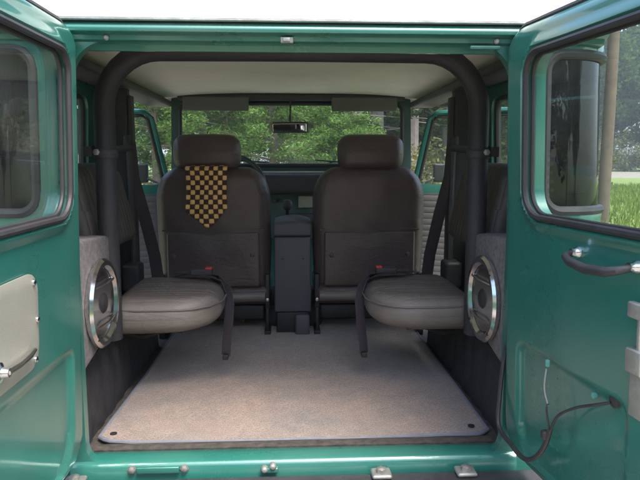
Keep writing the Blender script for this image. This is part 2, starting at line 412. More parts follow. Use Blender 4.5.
# opening jamb seal
# floor, rocker panels, wheel housings, firewall
MB().box(-.785, .785, .03, 1.9, .69, .735).build('load_floor', M['floor'], V, bevel=.004)
for s in (-1, 1):
    MB().box(s*.74, s*.828, YB, 1.95, .55, .738).build('rocker_panel', M['paint'], V, bevel=.012)
    b = MB()
    def wf(u, v, s=s):
        y = .035+u*1.0; prof = [(.583, .735), (.585, .80), (.590, .90), (.600, .955), (.64, .975), (.790, .975)]
        k = v*(len(prof)-1); i = min(int(k), len(prof)-2); f = k-i
        x = prof[i][0]*(1-f)+prof[i+1][0]*f; z = prof[i][1]*(1-f)+prof[i+1][1]*f
        z = .735+(z-.735)*min(1, sm(0, .1, (1-u)*1.0+.05))
        rib = .004*(1 if (y*9) % 1 > .5 else 0)*(1-sm(.93, .96, z))
        return (s*(x+rib), y, z)
    b.sheet(wf, 60, 20).build('wheel_housing', M['floorwell'], V)
    # inner side trim above the wheel housing
    MB().box(s*.772, s*.790, .18, YB-.01, .98, 1.37).build('side_trim', M['paint_in'], V, bevel=.004)
MB().box(-.70, .70, 1.905, 1.945, .55, 1.455).build('firewall', M['paint_in'], V, bevel=.004)
# rocker/B pillars inside
for s in (-1, 1):
    MB().box(s*.672, s*.792, YB-.05, YB+.012, .738, 1.85).build('door_pillar', M['black'], V, bevel=.01)
    MB().box(s*.650, s*.780, .06, 1.86, 1.815, 1.848).build('roof_rail', M['black'], V, bevel=.01)
    # shaped vinyl trim strip on the pillar, black
    MB().box(s*.655, s*.671, YB-.045, YB+.006, .95, 1.79).build('pillar_trim', M['black'], V, bevel=.005)

# ---- rear header, gutter and sill
def extr(prof, x0, x1, n=1): 
    b = MB(); k = len(prof); vs = [(x0+(x1-x0)*i/n, y, z) for i in range(n+1) for y, z in prof]
    fs = [(i*k+a, i*k+(a+1) % k, (i+1)*k+(a+1) % k, (i+1)*k+a) for i in range(n) for a in range(k)]+[tuple(range(k)), tuple(range(n*k, n*k+k))]
    return b.add(vs, fs)
hdr = extr([(-.004, 1.809), (-.010, 1.812), (-.011, 1.822), (-.024, 1.824), (-.031, 1.828), (-.033, 1.834), (-.031, 1.840), (-.025, 1.846), (-.016, 1.851), (-.008, 1.853), (.03, 1.845), (.03, 1.792), (.022, 1.792), (.020, 1.806)], -.76, .76).build('rear_header', M['paint'], V)
b = MB().box(-.035, -.005, -.022, -.0115, 1.806, 1.820).box(-.030, -.012, -.026, -.0225, 1.808, 1.818)
b.build('door_striker', M['dull'], hdr, bevel=.002)
for x in (-.445, .49):
    MB().lathe([(.007, 0), (.007, .004), (.004, .007)], (x, -.011, 1.816), (0, -1, 0), 12).build('screw', M['dull'], hdr)
MB().box(.425, .50, -.014, -.007, 1.797, 1.806).build('door_stay', M['paint'], hdr, bevel=.002)
sill = extr([(.06, .700), (.06, .744), (.050, .752), (.030, .753), (.006, .753), (-.006, .750), (-.012, .746), (-.016, .740), (-.020, .700), (-.022, .66), (.0, .66), (.0, .70)], -.585, .585).build('rear_sill', M['paint'], V)
extr([(.054, .7425), (.054, .755), (.075, .756), (.10, .750), (.11, .7375), (.063, .7375)], -.545, .545, 1).build('sill_seal', M['floor'], V)
def plate(x0, x1, z0, z1, y, m, nm, par, d=.006, bv=.003): return MB().box(x0, x1, y-d, y, z0, z1).build(nm, m, par, bevel=bv)
lp = plate(-.415, -.305, .728, .746, -.0195, M['paint'], 'hinge_plate', sill, .010)
for x in (-.427, -.293): MB().lathe([(.012, 0), (.012, .002), (.0085, .0021), (.0085, .008), (.007, .009)], (x, -.0195, .737), (0, -1, 0), 6).build('bolt', M['dull'], sill)
plate(-.082, -.050, .724, .738, -.0195, M['paint'], 'latch_bracket', sill, .014)
for x, z in ((-.086, .733), (-.064, .741)): MB().lathe([(.009, 0), (.009, .014), (.006, .018), (.003, .019)], (x, -.0195, z), (0, -1, 0), 12).build('bolt', M['dull'], sill)
# bumper below with brackets
bump = MB().box(-.72, .72, -.20, -.030, .54, .722).build('rear_bumper', M['black'], V, bevel=.02)
for x in (.215, .435, -.56):
    MB().box(x-.026, x+.026, -.080, -.034, .723, .735).build('bumper_bracket', M['dull'], bump, bevel=.008)
    MB().lathe([(.013, 0), (.013, .010), (.006, .013)], (x, -.060, .7355), (0, 0, 1), 6).build('bolt', M['steel'], bump)

# ---- roof
def roof_z(x, y, e, c): 
    a = min(1, abs(x)/.81); ye = min(1, max(0, (y+.03)/.12), (2.0-y)/.12) 
    return e+(c-e)*(1-a**6)*(1-(1-max(0, ye))**3)
def cap(u, v):
    # profile goes up the side, over and down
    x = -.815+1.63*v; y = -.03+2.03*u; return (x, y, roof_z(x, y, 1.868, 1.965))
MB().sheet(cap, 40, 60, (0, 0, -.012)).box(-.79, .79, -.026, -.004, 1.8565, 1.935).box(-.812, -.792, -.02, 1.98, 1.858, 1.9).box(.792, .812, -.02, 1.98, 1.858, 1.9).box(-.79, .79, 1.96, 1.99, 1.858, 1.93).build('roof', M['white'], V)
def lin(u, v):
    x = -.78+1.56*v; y = .032+1.86*u; a = abs(x)/.78
    return (x, y, 1.848+.062*(1-a**3.5)*(1-.35*(u**2)) - .0*u)
MB().sheet(lin, 20, 40, (0, 0, .008)).build('headliner', M['liner'], V)
MB().tube([(x, -.030, 1.8565) for x in (-.79, 0, .79)], .005, 6).build('drip_rail', M['steel'], V)

# ---- roll bar
def arc(c, r, a0, a1, n=8): return [(c[0]+r*math.cos(a0+(a1-a0)*i/n), c[1]+r*math.sin(a0+(a1-a0)*i/n)) for i in range(n+1)]
pr = [(-.572, .976)]+[(-.569, 1.3)]+[(-.566, 1.6)]+arc((-.566+.17, 1.85-.17), .17, math.pi, math.pi/2)+[(0, 1.852)]+arc((.566-.17, 1.85-.17), .17, math.pi/2, 0)+[(.566, 1.6), (.569, 1.3), (.572, .976)]
bar = MB().tube([(x, .35, z) for x, z in pr], .031, 16).build('roll_bar', M['pad'], V)
for s in (-1, 1):
    MB().tube([(s*.60, .36, 1.56), (s*.64, .75, 1.57), (s*.665, YB-.03, 1.58)], .014, 10).build('side_brace', M['pad'], bar)
    MB().lathe([(.033, 0), (.036, .004), (.036, .022), (.033, .026)], (s*.567, .35, 1.535), (0, 0, 1), 16).box(s*.600, s*.625, .325, .375, 1.54, 1.57).build('clamp', M['black'], bar)
    MB().lathe([(.010, 0), (.010, .008), (.005, .010)], (s*.580, .309, 1.553), (0, -1, 0), 6).build('bolt', M['dull'], bar)

# ---- windscreen frame
def TF(x, h, z): return Vector((x*(1-max(0, z-1.5)*.04), 1.90-h+.0*(z), z))
wsh = rr((-.625, 1.498), (.625, 1.842), .05)
wf_ = panel(rr((-.672, 1.457), (.672, 1.888), .03), [wsh], .03, TF, None, back=-.04).build('windscreen_frame', mat('dark_teal_frame', (.022, .060, .056), .5, 0, 0, .2, 10, .1, 300), V)
MB().tube([TF(x, .002, z) for x, z in rr_loop(wsh, -.002, 8, .04)], .012, 8, True).build('gasket', M['rubber'], wf_)
panel(rr((-.625, 1.498), (.625, 1.842), .05), [], .06, TF, lambda x, z: -.015, back=-.02).build('windscreen_glass', M['glass'], wf_)
MB().box(-.62, .62, 1.835, 1.895, 1.852, 1.888).build('header_trim', M['black'], wf_, bevel=.01)
for (x0, x1, tl) in ((-.59, -.235, 0), (.215, .575, 0)):
    MB().rbox(((x0+x1)/2, 1.835, 1.832), ((x1-x0)/2, .010, .038), .009, 4).build('sun_visor', M['black'] if 0 else mat('grey_visor_vinyl', (.10, .10, .105), .6, 0, 0, .1, 8, .3, 300), V)
mir = MB().tube([(-.010, 1.84, 1.86), (-.010, 1.80, 1.80), (-.012, 1.765, 1.735)], .005, 8).build('rear_view_mirror', M['black'], V)
RM = Matrix.Rotation(R(-13), 4, 'Z') @ Matrix.Rotation(R(10), 4, 'X')
def TM(x, y, z): return RM @ Vector((x, y, z))+Vector((-.012, 1.75, 1.702))
MB().rbox((0, 0, 0), (.100, .012, .029), .011, 4, T=TM).build('mirror_housing', M['black'], mir)
MB().rbox((0, -.0125, 0), (.092, .003, .022), .0028, 3, T=TM).build('mirror_face', M['mirror'], mir)
for x0, x1 in ((-.33, -.13), (.13, .33)):
    MB().tube([(x0, 1.955, 1.53), ((x0+x1)/2, 1.955, 1.522), (x1, 1.955, 1.515)], .005, 6).tube([((x0+x1)/2, 1.958, 1.522), (x0+.02, 1.965, 1.475)], .005, 6).build('wiper', M['black'], V)
# ---- dashboard
dash = MB().rbox((0, 1.81, 1.40), (.68, .075, .055), .03, 6).build('dashboard', M['pad'], V)
MB().box(-.66, .66, 1.862, 1.897, 1.459, 1.468).build('top_ledge', mat('painted_sunlit_ledge', (.45, .50, .46), .45, .2, 0, .1, 8), dash, bevel=.002)  # sunlight on the cowl edge put in as a pale base colour
MB().box(-.66, .66, 1.80, 1.86, 1.10, 1.352).build('lower_panel', mat('dusty_teal_dash', (.045, .085, .08), .5, 0, 0, .2, 10, .2, 200), dash, bevel=.008)
MB().box(.03, .135, 1.785, 1.7985, 1.27, 1.335).build('radio', M['cream'], dash, bevel=.004)
MB().box(-.02, .22, 1.77, 1.798, 1.15, 1.24).build('glove_tray', M['black'], dash, bevel=.01)
for x in (-.06, -.10): MB().lathe([(.012, 0), (.011, .014), (.006, .016)], (x, 1.80, 1.31), (0, -1, 0), 12).build('knob', M['black'], dash)
# steering wheel
c = Vector((-.335, 1.53, 1.385)); ax = Vector((0, -.88, .48)).normalized(); uu = Vector((1, 0, 0)); ww = ax.cross(uu)
sw = MB().tube([c+(uu*math.cos(a)+ww*math.sin(a))*.195 for a in [2*math.pi*i/40 for i in range(40)]], .0115, 10, True)
for k in (0, math.pi, -math.pi/2 if ww.z > 0 else math.pi/2): sw.tube([c-ax*.02, c+(uu*math.cos(k)+ww*math.sin(k))*.10-ax*.015, c+(uu*math.cos(k)+ww*math.sin(k))*.19], .009, 8)
sw.lathe([(.045, -.03), (.045, -.005), (.03, .004)], c, ax, 20).tube([c-ax*.03, c-ax*.33], .022, 10)
sw.build('steering_wheel', M['black'], V)
# gear lever
gl = MB().tube([(-.06, 1.50, .76), (-.055, 1.49, .95), (-.03, 1.42, 1.18), (-.028, 1.405, 1.30)], .008, 8).build('gear_lever', M['darkmetal'], V)
MB().rbox((-.028, 1.40, 1.315), (.024, .024, .026), .022, 4).build('knob', M['black'], gl)
MB().rbox((0, 1.52, .79), (.14, .26, .06), .05, 5).build('transmission_tunnel', M['floorwell'], V)
# centre console
co = MB().box(-.088, .078, 1.16, 1.42, .845, 1.19).build('centre_console', M['console'], V, bevel=.008)
MB().box(-.080, .068, 1.168, 1.40, .737, .8435).build('plinth', M['darkmetal'], co, bevel=.006)
MB().box(.005, .070, 1.13, 1.1665, .737, .84).build('foot_bracket', M['console'], co, bevel=.012)
MB().rbox((-.005, 1.285, 1.222), (.087, .135, .030), .012, 6, fn=lambda x, y, z: (x, y, z+(.022*(1-(x/.09)**2)*(1-(y/.14)**4) if z > 0 else 0))).build('console_lid', M['console'], co)
for x in (-.05, .042): MB().lathe([(.004, 0), (.003, .003)], (x, 1.160, 1.09), (0, -1, 0), 8).build('screw', M['darkmetal'], co)

# ---- front seats
def front_seat(cx, lab):
    yb = 1.17
    def fn(x, y, z):
        t = (z+.3)/.6
        k = 1-.30*max(0, (t-.72)/.28)**2.2-.06*max(0, (.35-t)/.35)**1.5
        yy = y-.035*(t-.5)*2*.6 + (-.012*(1-(x/.25)**2) if y < 0 else 0)
        ww = .002*math.sin(x*40+z*13)*math.sin(z*25+cx*9) if y < 0 else 0
        return (x*k, yy+ww, z)
    s = MB().rbox((cx, yb+.065, 1.213), (.252, .078, .285), .055, 14, fn=fn).build('front_seat', M['leather'], V, label=lab)
    # lower back panel with its seam
    MB().rbox((cx, yb-.013, 1.090), (.205, .012, .125), .011, 8, fn=lambda x, y, z: (x, y-.006*(1-(x/.2)**2)*(1-(z/.12)**2)+.002*math.sin(x*31+z*17), z)).build('back_panel', M['leather'], s)
    MB().tube([(cx+x, yb-.018+.002*math.sin(x*30), 1.222+.003*math.sin(x*14)) for x in [-.222+.444*i/16 for i in range(17)]], .0042, 6).build('seam', M['leather'], s)
    for a in (-.17, .17):
        MB().lathe([(.010, 0), (.008, .004), (.002, .006)], (cx+a, yb-.027, 1.11+.01*a), (0, -1, 0), 12).build('button', M['leather'], s)
    MB().rbox((cx, yb+.21, .925), (.245, .235, .045), .036, 8).build('seat_cushion', M['jump_plain'] if 0 else M['leather'], s)
    MB().tube([(cx-.225, yb-.03, .925), (cx, yb-.034, .923), (cx+.225, yb-.03, .925)], .024, 10).build('rear_bolster', M['jump_plain'], s)
    def hf(x, y, z): 
        k = 1-.10*max(0, -z/.078)**2-.05*max(0, z/.078)**3; return (x*k, y*(1-.15*abs(z)/.078)-.008*(1-(x/.14)**2), z+.004*(1-(x/.14)**2))
    MB().rbox(((-.378 if cx < 0 else .345), yb+.03, 1.559), (.148, .055, .080), .046, 8, fn=hf).build('headrest', M['leather'], s)
    for a in (-.055, .055): MB().tube([(cx+a, yb+.04, 1.46), (cx+a, yb+.035, 1.515)], .006, 8).lathe([(.014, 0), (.014, .006), (.010, .009)], (cx+a, yb-.008, 1.474), (0, 0, 1), 12).build('headrest_post', M['chrome'], s)
    for sx in (-1, 1):
        x = cx+sx*.235
        MB().box(x-.010, x+.010, yb-.01, yb+.03, .86, 1.02).box(x-.014, x+.014, yb-.035, yb+.45, .737, .765).box(x-.007, x+.007, yb-.02, yb+.01, .765, .87).box(x-.007, x+.007, yb+.35, yb+.38, .765, .87).build('seat_rail', M['darkmetal'], s, bevel=.003)
        MB().lathe([(.008, 0), (.008, .008), (.004, .010)], (x, yb-.012, .905), (0, -1, 0), 10).build('bolt', M['steel'], s)
    MB().box(cx-.22, cx+.22, yb+.03, yb+.42, .80, .872).build('seat_pan', M['darkmetal'], s, bevel=.01)
    return s
front_seat(-.355, 'left front seat with a checked cloth over its back')
front_seat(.340, 'right front seat with a bare back')

# ---- front seat belts
for s in (-1, 1):
    bl = MB().strap([(s*.662, YB-.07, 1.60), (s*.655, YB-.06, 1.46), (s*.628, YB-.01, 1.30), (s*.600, YB+.03, 1.12), (s*.59, YB+.06, .96), (s*.59, YB+.08, .80)], (1, -.3*s, .0), .050).build('seat_belt', M['web'], V)
    MB().rbox((s*.665, YB-.09, 1.60), (.012, .022, .03), .010, 3).build('belt_anchor', M['black'], bl)
    MB().rbox((s*.655, YB-.12, 1.06), (.035, .05, .055), .015, 4).build('retractor', M['black'], bl)
    MB().tube([(s*.655, YB-.10, 1.10), (s*.655, YB-.09, 1.3), (s*.66, YB-.085, 1.58)], .013, 8).build('belt_sleeve', M['black'], bl)

# ---- side jump seats
def jump_seat(s):
    def fn(x, y, z):
        # inboard end rounded in plan, top domed and slightly sagging
        t = s*-x  # + towards middle of the vehicle
        k = 1-.42*max(0, (t-.02)/.155)**2.2
        dome = .012*(1-(y/.22)**2) if z > 0 else -.004*(1-(y/.22)**2)
        if z < 0: z *= 1-.42*max(0, (t+.02)/.2)**2
        return (x, y*k, z+dome*(1-(x/.2)**4)+.0015*math.sin(y*60+x*9))
    j = MB().rbox((s*.428, .625, 1.022), (.178, .232, .056), .050, 12, fn=fn).build('jump_seat', M['jump'], V, label=('left' if s < 0 else 'right')+' fold-down side seat with a taupe cushion')
    # seam bead round the upper and lower edge
    def edge(zz):
        P = []
        for i in range(28):
            a = 2*math.pi*i/28; x = .172*max(-1, min(1, 1.25*math.cos(a))); y = .229*max(-1, min(1, 1.25*math.sin(a)))
            q = fn(x, y, 0); P.append((s*.418+q[0], .625+q[1], zz))
        return P
    MB().tube(edge(1.052), .003, 6, True).build('seam', M['jump_plain'], j)
    for yy in (.48, .74): MB().box(s*.38, s*.59, yy, yy+.04, .954, .968).build('seat_frame', M['darkmetal'], j, bevel=.002)
    MB().tube([(s*.58, .50, .955), (s*.52, .50, .935), (s*.44, .50, .958)], .008, 8).build('stay', M['darkmetal'], j)
    # back pad on the side wall
    def bf(x, y, z): return (x-s*.10*.0+ (s*.03*(z/.14)), y, z-.05*max(0, abs(y)/.29)**4*(1 if z > 0 else 0))
    MB().rbox((s*.668, .58, 1.375), (.045, .25, .145), .04, 10, fn=bf).build('back_pad', M['jumpback'], j)
    # lap belt lying over the inboard end and hanging down
    x0 = s*.245
    bt = MB().strap([(s*.50, .83, 1.07), (s*.40, .79, 1.100), (s*.32, .74, 1.104), (s*.275, .68, 1.092), (s*.244, .63, 1.065), (s*.232, .60, 1.02), (s*.236, .585, .95), (s*.244, .58, .88), (s*.246, .575, .842)], [(0, 1, 0)]*2+[(s*.6, 1, 0)]*2+[(s*1, .8, 0)]*5, .042).build('lap_belt', M['web'], j)
    MB().strap([(s*.46, .80, 1.10), (s*.38, .73, 1.111), (s*.31, .69, 1.106), (s*.262, .65, 1.088), (s*.247, .63, 1.04), (s*.252, .61, .97)], (s*.4, 1, 0), .036).build('lap_belt', M['web'], j)
    MB().rbox((s*.345, .72, 1.118), (.040, .024, .012), .006, 3).build('buckle', M['black'], bt)
    MB().rbox((s*.318, .712, 1.131), (.012, .012, .005), .003, 3).build('release_button', M['red'], bt)
    MB().box(s*.236, s*.256, .55, .60, .832, .850).build('belt_tongue', M['darkmetal'], bt, bevel=.003)
for s in (-1, 1): jump_seat(s)

# ---- speaker pods
for s in (-1, 1):
    xi = .562
    b = MB()
    q = [(.040, .965), (.385, 1.03), (.385, 1.300), (.040, 1.325)]
    vs = [(s*(xi), y, z) for y, z in q]+[(s*.785, y, z) for y, z in q]
    b.add(vs, [(0, 1, 2, 3), (7, 6, 5, 4), (0, 4, 5, 1), (1, 5, 6, 2), (2, 6, 7, 3), (3, 7, 4, 0)])
    p = b.build('speaker_box', M['carpet_box'], V, bevel=.012)
    cy, cz = .205, 1.125; n = (-s, 0, 0); o = (s*(xi-.0008), cy, cz)
    MB().lathe([(.098, .001), (.124, .001), (.128, .006), (.128, .014), (.121, .022), (.108, .022), (.099, .012)], o, n, 48).build('speaker_ring', M['chrome'], p)
    MB().lathe([(.104, .002), (.104, .010), (.098, .013), (.090, .009), (.045, .003), (.040, .006)], o, n, 40).build('speaker_cone', M['cone'], p)
    MB().lathe([(.030, .004), (.030, .012), (.024, .018), (.012, .021), (.003, .022)], o, n, 24).build('dust_cap', M['rubber'], p)
    for k in (-.055, .055): MB().tube([(s*(xi-.016), cy-math.sqrt(.112**2-k*k), cz+k), (s*(xi-.026), cy, cz+k), (s*(xi-.016), cy+math.sqrt(.112**2-k*k), cz+k)], .004, 6).build('grille_bar', M['chrome'], p)
    for a in (45, 135, 225, 315): MB().lathe([(.007, 0), (.005, .004)], (s*(xi-.019), cy+.117*math.cos(R(a)), cz+.117*math.sin(R(a))), n, 10).build('screw', M['darkmetal'], p)

# ---- rear doors
DW, DZ0, DZ1 = .596, .768, 1.848
def rear_door(side, ang):
    a = R(ang); H = Vector((side*.543, -.004, 0)); d = Vector((side*math.sin(a), -math.cos(a), 0)); n = Vector((-side*math.cos(a), -math.sin(a), 0))
    def T(s_, h, z): return H+d*s_+n*h+Vector((-side*.036*(z-.77)/1.05, 0, z))
    w0 = .098 if side < 0 else .122
    win = rr((w0, 1.398), (.556, 1.772), (.07, .035, .035, .055))
    outer = rr((0, DZ0), (DW, DZ1), (.10, .05, .04, .075))
    rec = rr((.088, .80), (.49, 1.088), (.10, .05, .03, .03))
    fr = rr((.045, .80), (DW-.03, 1.82), .07)
    def h(x, z):
        e = -outer(x, z)
        v = -.026*(1-sm(.0, .020, e)) - .008*(1-sm(.018, .030, e))      # rolled outer edge
        v += -.012*sm(-.002, .012, -rec(x, z))                          # pressed recess
        k = win(x, z)
        v += .010*(1-sm(.012, .030, k))-.012*(1-sm(-.004, .010, k))                 # raised lip round the glass
        # faint hand-beaten waviness of sheet steel
        v += .0016*noise.noise((x*5+side*3, z*4, side))
        return v
    D = panel(outer, [win], .0085, T, h, back=-.046).build('rear_door', M['paint'], V, label=('left' if side < 0 else 'right')+(' rear door with a cream cover plate' if side < 0 else ' rear door with grab handle and hanging wires'))
    MB().tube([T(x, .006, z) for x, z in rr_loop(win, -.004, 10, .02)], .0078, 8, True, flat=1.).tube([T(x, -.010, z) for x, z in rr_loop(win, -.009, 10, .02)], .0055, 8, True).build('window_gasket', M['rubber'], D)
    panel(rr(win.box[:2], win.box[2:], .05), [], .05, T, lambda x, z: -.018, back=-.022).build('window_glass', M['glass_door'], D)
    MB().tube([T(x, -.030, z) for x, z in rr_loop(outer, -.006, 10, .03)], .009, 8, True).build('edge_seal', M['rubber'], D)
    if side < 0:
        pl = rr((.292, 1.118), (.560, 1.312), .045)
        P = panel(pl, [], .012, T, lambda x, z: .0085-.003*(1-sm(0, .006, -pl(x, z))), back=.002).build('cover_plate', M['cream'], D)
        for x, z in ((.318, 1.293), (.305, 1.215), (.318, 1.137), (.52, 1.293), (.52, 1.137)):
            MB().lathe([(.0065, 0), (.006, .003), (.003, .0045)], T(x, .0085, z), n, 12).build('screw', M['chrome'], P)
        hd = MB().lathe([(.018, 0), (.018, .004), (.010, .008), (.008, .020)], T(.472, .0085, 1.165), n, 20)
        pts = [T(.472, .022, 1.165), T(.43, .025, 1.164), T(.38, .022, 1.164), T(.346, .018, 1.166)]
        hd.tube(pts, [.0065, .006, .0055, .004], 10, flat=1.4).build('door_handle', M['chrome'], P)
    else:
        pts = [(.335, 1.345, .004), (.335, 1.344, .022), (.342, 1.340, .034), (.365, 1.333, .040), (.42, 1.329, .043), (.475, 1.333, .040), (.500, 1.340, .034), (.507, 1.344, .022), (.507, 1.345, .004)]
        G = MB().tube([T(x, hh, z) for x, z, hh in pts], [.006, .007, .008, .009, .0098, .009, .008, .007, .006], 12).build('grab_handle', M['black'], D)
        for x in (.335, .507): MB().lathe([(.012, 0), (.012, .004), (.009, .008), (.008, .018)], T(x, .001, 1.347), n, 16).build('handle_foot', M['chrome'], G)
        Lt = MB().box(.508, .548, .001, .012, 1.080, 1.165, T).box(.503, .545, .001, .018, 1.160, 1.205, T).box(.522, .534, .004, .012, 1.20, 1.262, T).box(.502, .545, .001, .016, 1.258, 1.287, T).build('door_latch', M['steel'], D, bevel=.004)
        # wiring loom out of the body and into the door
        lo = [Vector((.562, .02, 1.08)), Vector((.540, -.010, 1.0)), Vector((.530, -.022, .92)), Vector((.520, -.05, .85))]+[T(.12, .03, .835), T(.18, .030, .830), T(.225, .026, .855), T(.258, .022, .90), T(.272, .018, .945)]
        lo = smooth(lo)
        W = MB().tube(lo, .0058, 8).build('wiring_loom', M['wire'], D)
        MB().tube(smooth([T(.268, .018, .930), T(.30, .020, .985), T(.36, .018, 1.03), T(.42, .012, 1.062), T(.446, .000, 1.076)]), .0030, 8).tube(smooth([T(.272, .02, .94), T(.262, .022, .985), T(.266, .02, 1.0)]), .0024, 8).build('branch_wire', M['wire'], W)
        MB().tube(smooth([T(.266, .02, .995), T(.252, .022, 1.03), T(.252, .018, 1.075)]), .0018, 8).build('pale_lead', M['white_wire'], W)
        MB().rbox(tuple(T(.253, .016, 1.088)), (.004, .004, .008), .002, 3).build('wire_plug', M['green_plug'], W)
        MB().rbox(tuple(T(.258, .022, .925)), (.009, .010, .011), .007, 3).build('tape_wrap', M['wire'], W)
        MB().lathe([(.015, 0), (.013, .004), (.006, .007)], T(.448, -.008, 1.080), n, 16).build('grommet', M['rubber'], D)
        MB().lathe([(.006, 0), (.006, .006)], T(.392, -.006, 1.068), n, 10).build('clip', M['green_plug'], D)
        MB().lathe([(.004, 0), (.004, .006)], T(.035, -.008, 1.08), n, 10).build('screw', M['chrome'], D)
    # hinges
    for z in (.90, 1.68):
        MB().tube([T(-.008, -.030, z-.035), T(-.008, -.030, z+.035)], .009, 10).build('hinge', M['paint'], D)
    return D
def smooth(P, n=6):
    P = [Vector(p) for p in P]; out = []
    for i in range(len(P)-1):
        p0 = P[max(i-1, 0)]; p1 = P[i]; p2 = P[i+1]; p3 = P[min(i+2, len(P)-1)]
        for j in range(n):
            t = j/n; out.append(.5*((2*p1)+(p2-p0)*t+(2*p0-5*p1+4*p2-p3)*t*t+(3*p1-p0-3*p2+p3)*t**3))
    return out+[P[-1]]
rear_door(-1, 0)
rear_door(1, 7)

# ---- front doors, swung out
def front_door(side, ang):
    a = R(ang); H = Vector((side*.668, 1.90, 0)); d = Vector((side*math.sin(a), -math.cos(a), 0)); n = Vector((-side*math.cos(a), -math.sin(a), 0))
    def T(s_, h, z): 
        k = max(0, z-1.42)*.04
        return H+d*s_+n*(h+k)+Vector((0, 0, z))
    FL = .80
    body = rr((.0, .60), (FL, 1.395), (.15, .08, .01, .01))
    D = panel(body, [], .03, T, lambda x, z: -.006*(1-sm(0, .02, -body(x, z))), back=-.05).build('front_door', M['paint'], V, label=('left' if side < 0 else 'right')+' front door swung open')
    # window frame with raked front edge
    loop = [(.02, 1.392), (.105, 1.755), (.14, 1.785), (.30, 1.790), (FL-.06, 1.790), (FL-.02, 1.76), (FL-.02, 1.392)]
    fr = MB().tube([T(x, -.022, z) for x, z in loop], .016, 8).build('window_frame', M['paint'], D)
    MB().tube([T(x, -.020, z) for x, z in [(.045, 1.397), (.125, 1.745), (.15, 1.765), (FL-.07, 1.768), (FL-.042, 1.75), (FL-.042, 1.397)]], .009, 8).build('window_gasket', M['rubber'], fr)
    g = [(.035, 1.392), (FL-.03, 1.392), (FL-.03, 1.775), (.13, 1.775)]
    vs = [T(x, -.022, z) for x, z in g]+[T(x, -.026, z) for x, z in g]
    MB().add(vs, [(0, 1, 2, 3), (7, 6, 5, 4), (0, 4, 5, 1), (1, 5, 6, 2), (2, 6, 7, 3), (3, 7, 4, 0)]).build('window_glass', M['glass_door'], D, smooth=False)
    card = rr((.05, .66), (FL-.05, 1.345), .04)
    K = panel(card, [rr((.2, .9), (.201, .901), .0004)] and [], .03, T, lambda x, z: .012-.004*(1-sm(0, .02, -card(x, z))), back=.001).build('door_card', M['grey_card'], D)
    MB().lathe([(.013, 0), (.013, .02), (.008, .024)], T(.27, .012, 1.215), n, 14).tube([T(.27, .03, 1.215), T(.31, .04, 1.18), T(.34, .04, 1.15)], .006, 8).build('window_crank', M['chrome'], K)
    MB().tube([T(.36, .012, 1.24), T(.38, .045, 1.24), T(.48, .045, 1.24), T(.50, .012, 1.24)], .008, 8).build('armrest', M['black'], K)
    mr = MB().tube([T(.055, -.05, 1.37), T(.05, -.12, 1.40), T(.11, -.17, 1.43)], .007, 8).build('wing_mirror', M['black'], D)
    MB().rbox(tuple(T(.12, -.18, 1.455)), (.034, .014, .055), .013, 4).build('mirror_housing', M['darkmetal'], mr)
    return D
front_door(-1, 62)
front_door(1, 62)

# ---- bonnet, wings, nose and wheels
def hood(u, v):
    x = -.50+1.0*v; y = 1.95+1.02*u; w = .62-.10*u; return (x/.5*w, y, 1.33-.05*u+.055*(1-(x/.5)**4)*(1-.3*u))
MB().sheet(hood, 12, 20, (0, 0, -.03)).build('bonnet', M['paint'], V)
MB().box(-.5, .5, 2.93, 2.99, .62, 1.28).build('grille_panel', M['white'], V, bevel=.02)
for s in (-1, 1):
    MB().box(s*.46, s*.52, 1.95, 2.95, .62, 1.29).build('engine_bay_side', M['paint'], V, bevel=.02)
    def fend(u, v, s=s):
        y = 1.93+1.05*u; z = 1.02-.18*max(0, (abs(y-2.5)-.28)/.3)**2; return (s*(0.50+.33*v), y, z-.03*v*v)
    MB().sheet(fend, 24, 8, (0, 0, -.03)).build('front_wing', M['paint'], V)
    hl = MB().lathe([(.10, 0), (.11, .02), (.10, .035)], (s*.33, 2.985, 1.03), (0, 1, 0), 24).build('headlight', M['chrome'], V)
    MB().lathe([(.088, .036), (.06, .045), (.002, .05)], (s*.33, 2.985, 1.03), (0, 1, 0), 24).build('lens', M['lens'], hl)
for s in (-1, 1):
    for y in (.62, 2.52):
        w = MB().lathe([(.20, -.09), (.33, -.10), (.365, -.085), (.375, -.04), (.375, .04), (.365, .085), (.33, .10), (.20, .09)], (s*.735, y, .374), (1, 0, 0), 40).build('wheel', M['tyre'], V)
        MB().lathe([(.195, -.08), (.195, .06), (.15, .05), (.06, .085), (.05, .105)] if s > 0 else [(.05, -.105), (.06, -.085), (.15, -.05), (.195, -.06), (.195, .08)], (s*.735, y, .374), (1, 0, 0), 32).build('rim', M['white'], w)
ch = MB().box(-.42, -.34, .05, 2.95, .50, .60).box(.34, .42, .05, 2.95, .50, .60)
ch.box(-.6, .6, .58, .66, .33, .41).box(-.6, .6, 2.48, 2.56, .33, .41).build('chassis', M['darkmetal'], V, bevel=.01)
MB().box(-.75, .75, 3.08, 3.18, .50, .64).build('front_bumper', M['black'], V, bevel=.015)

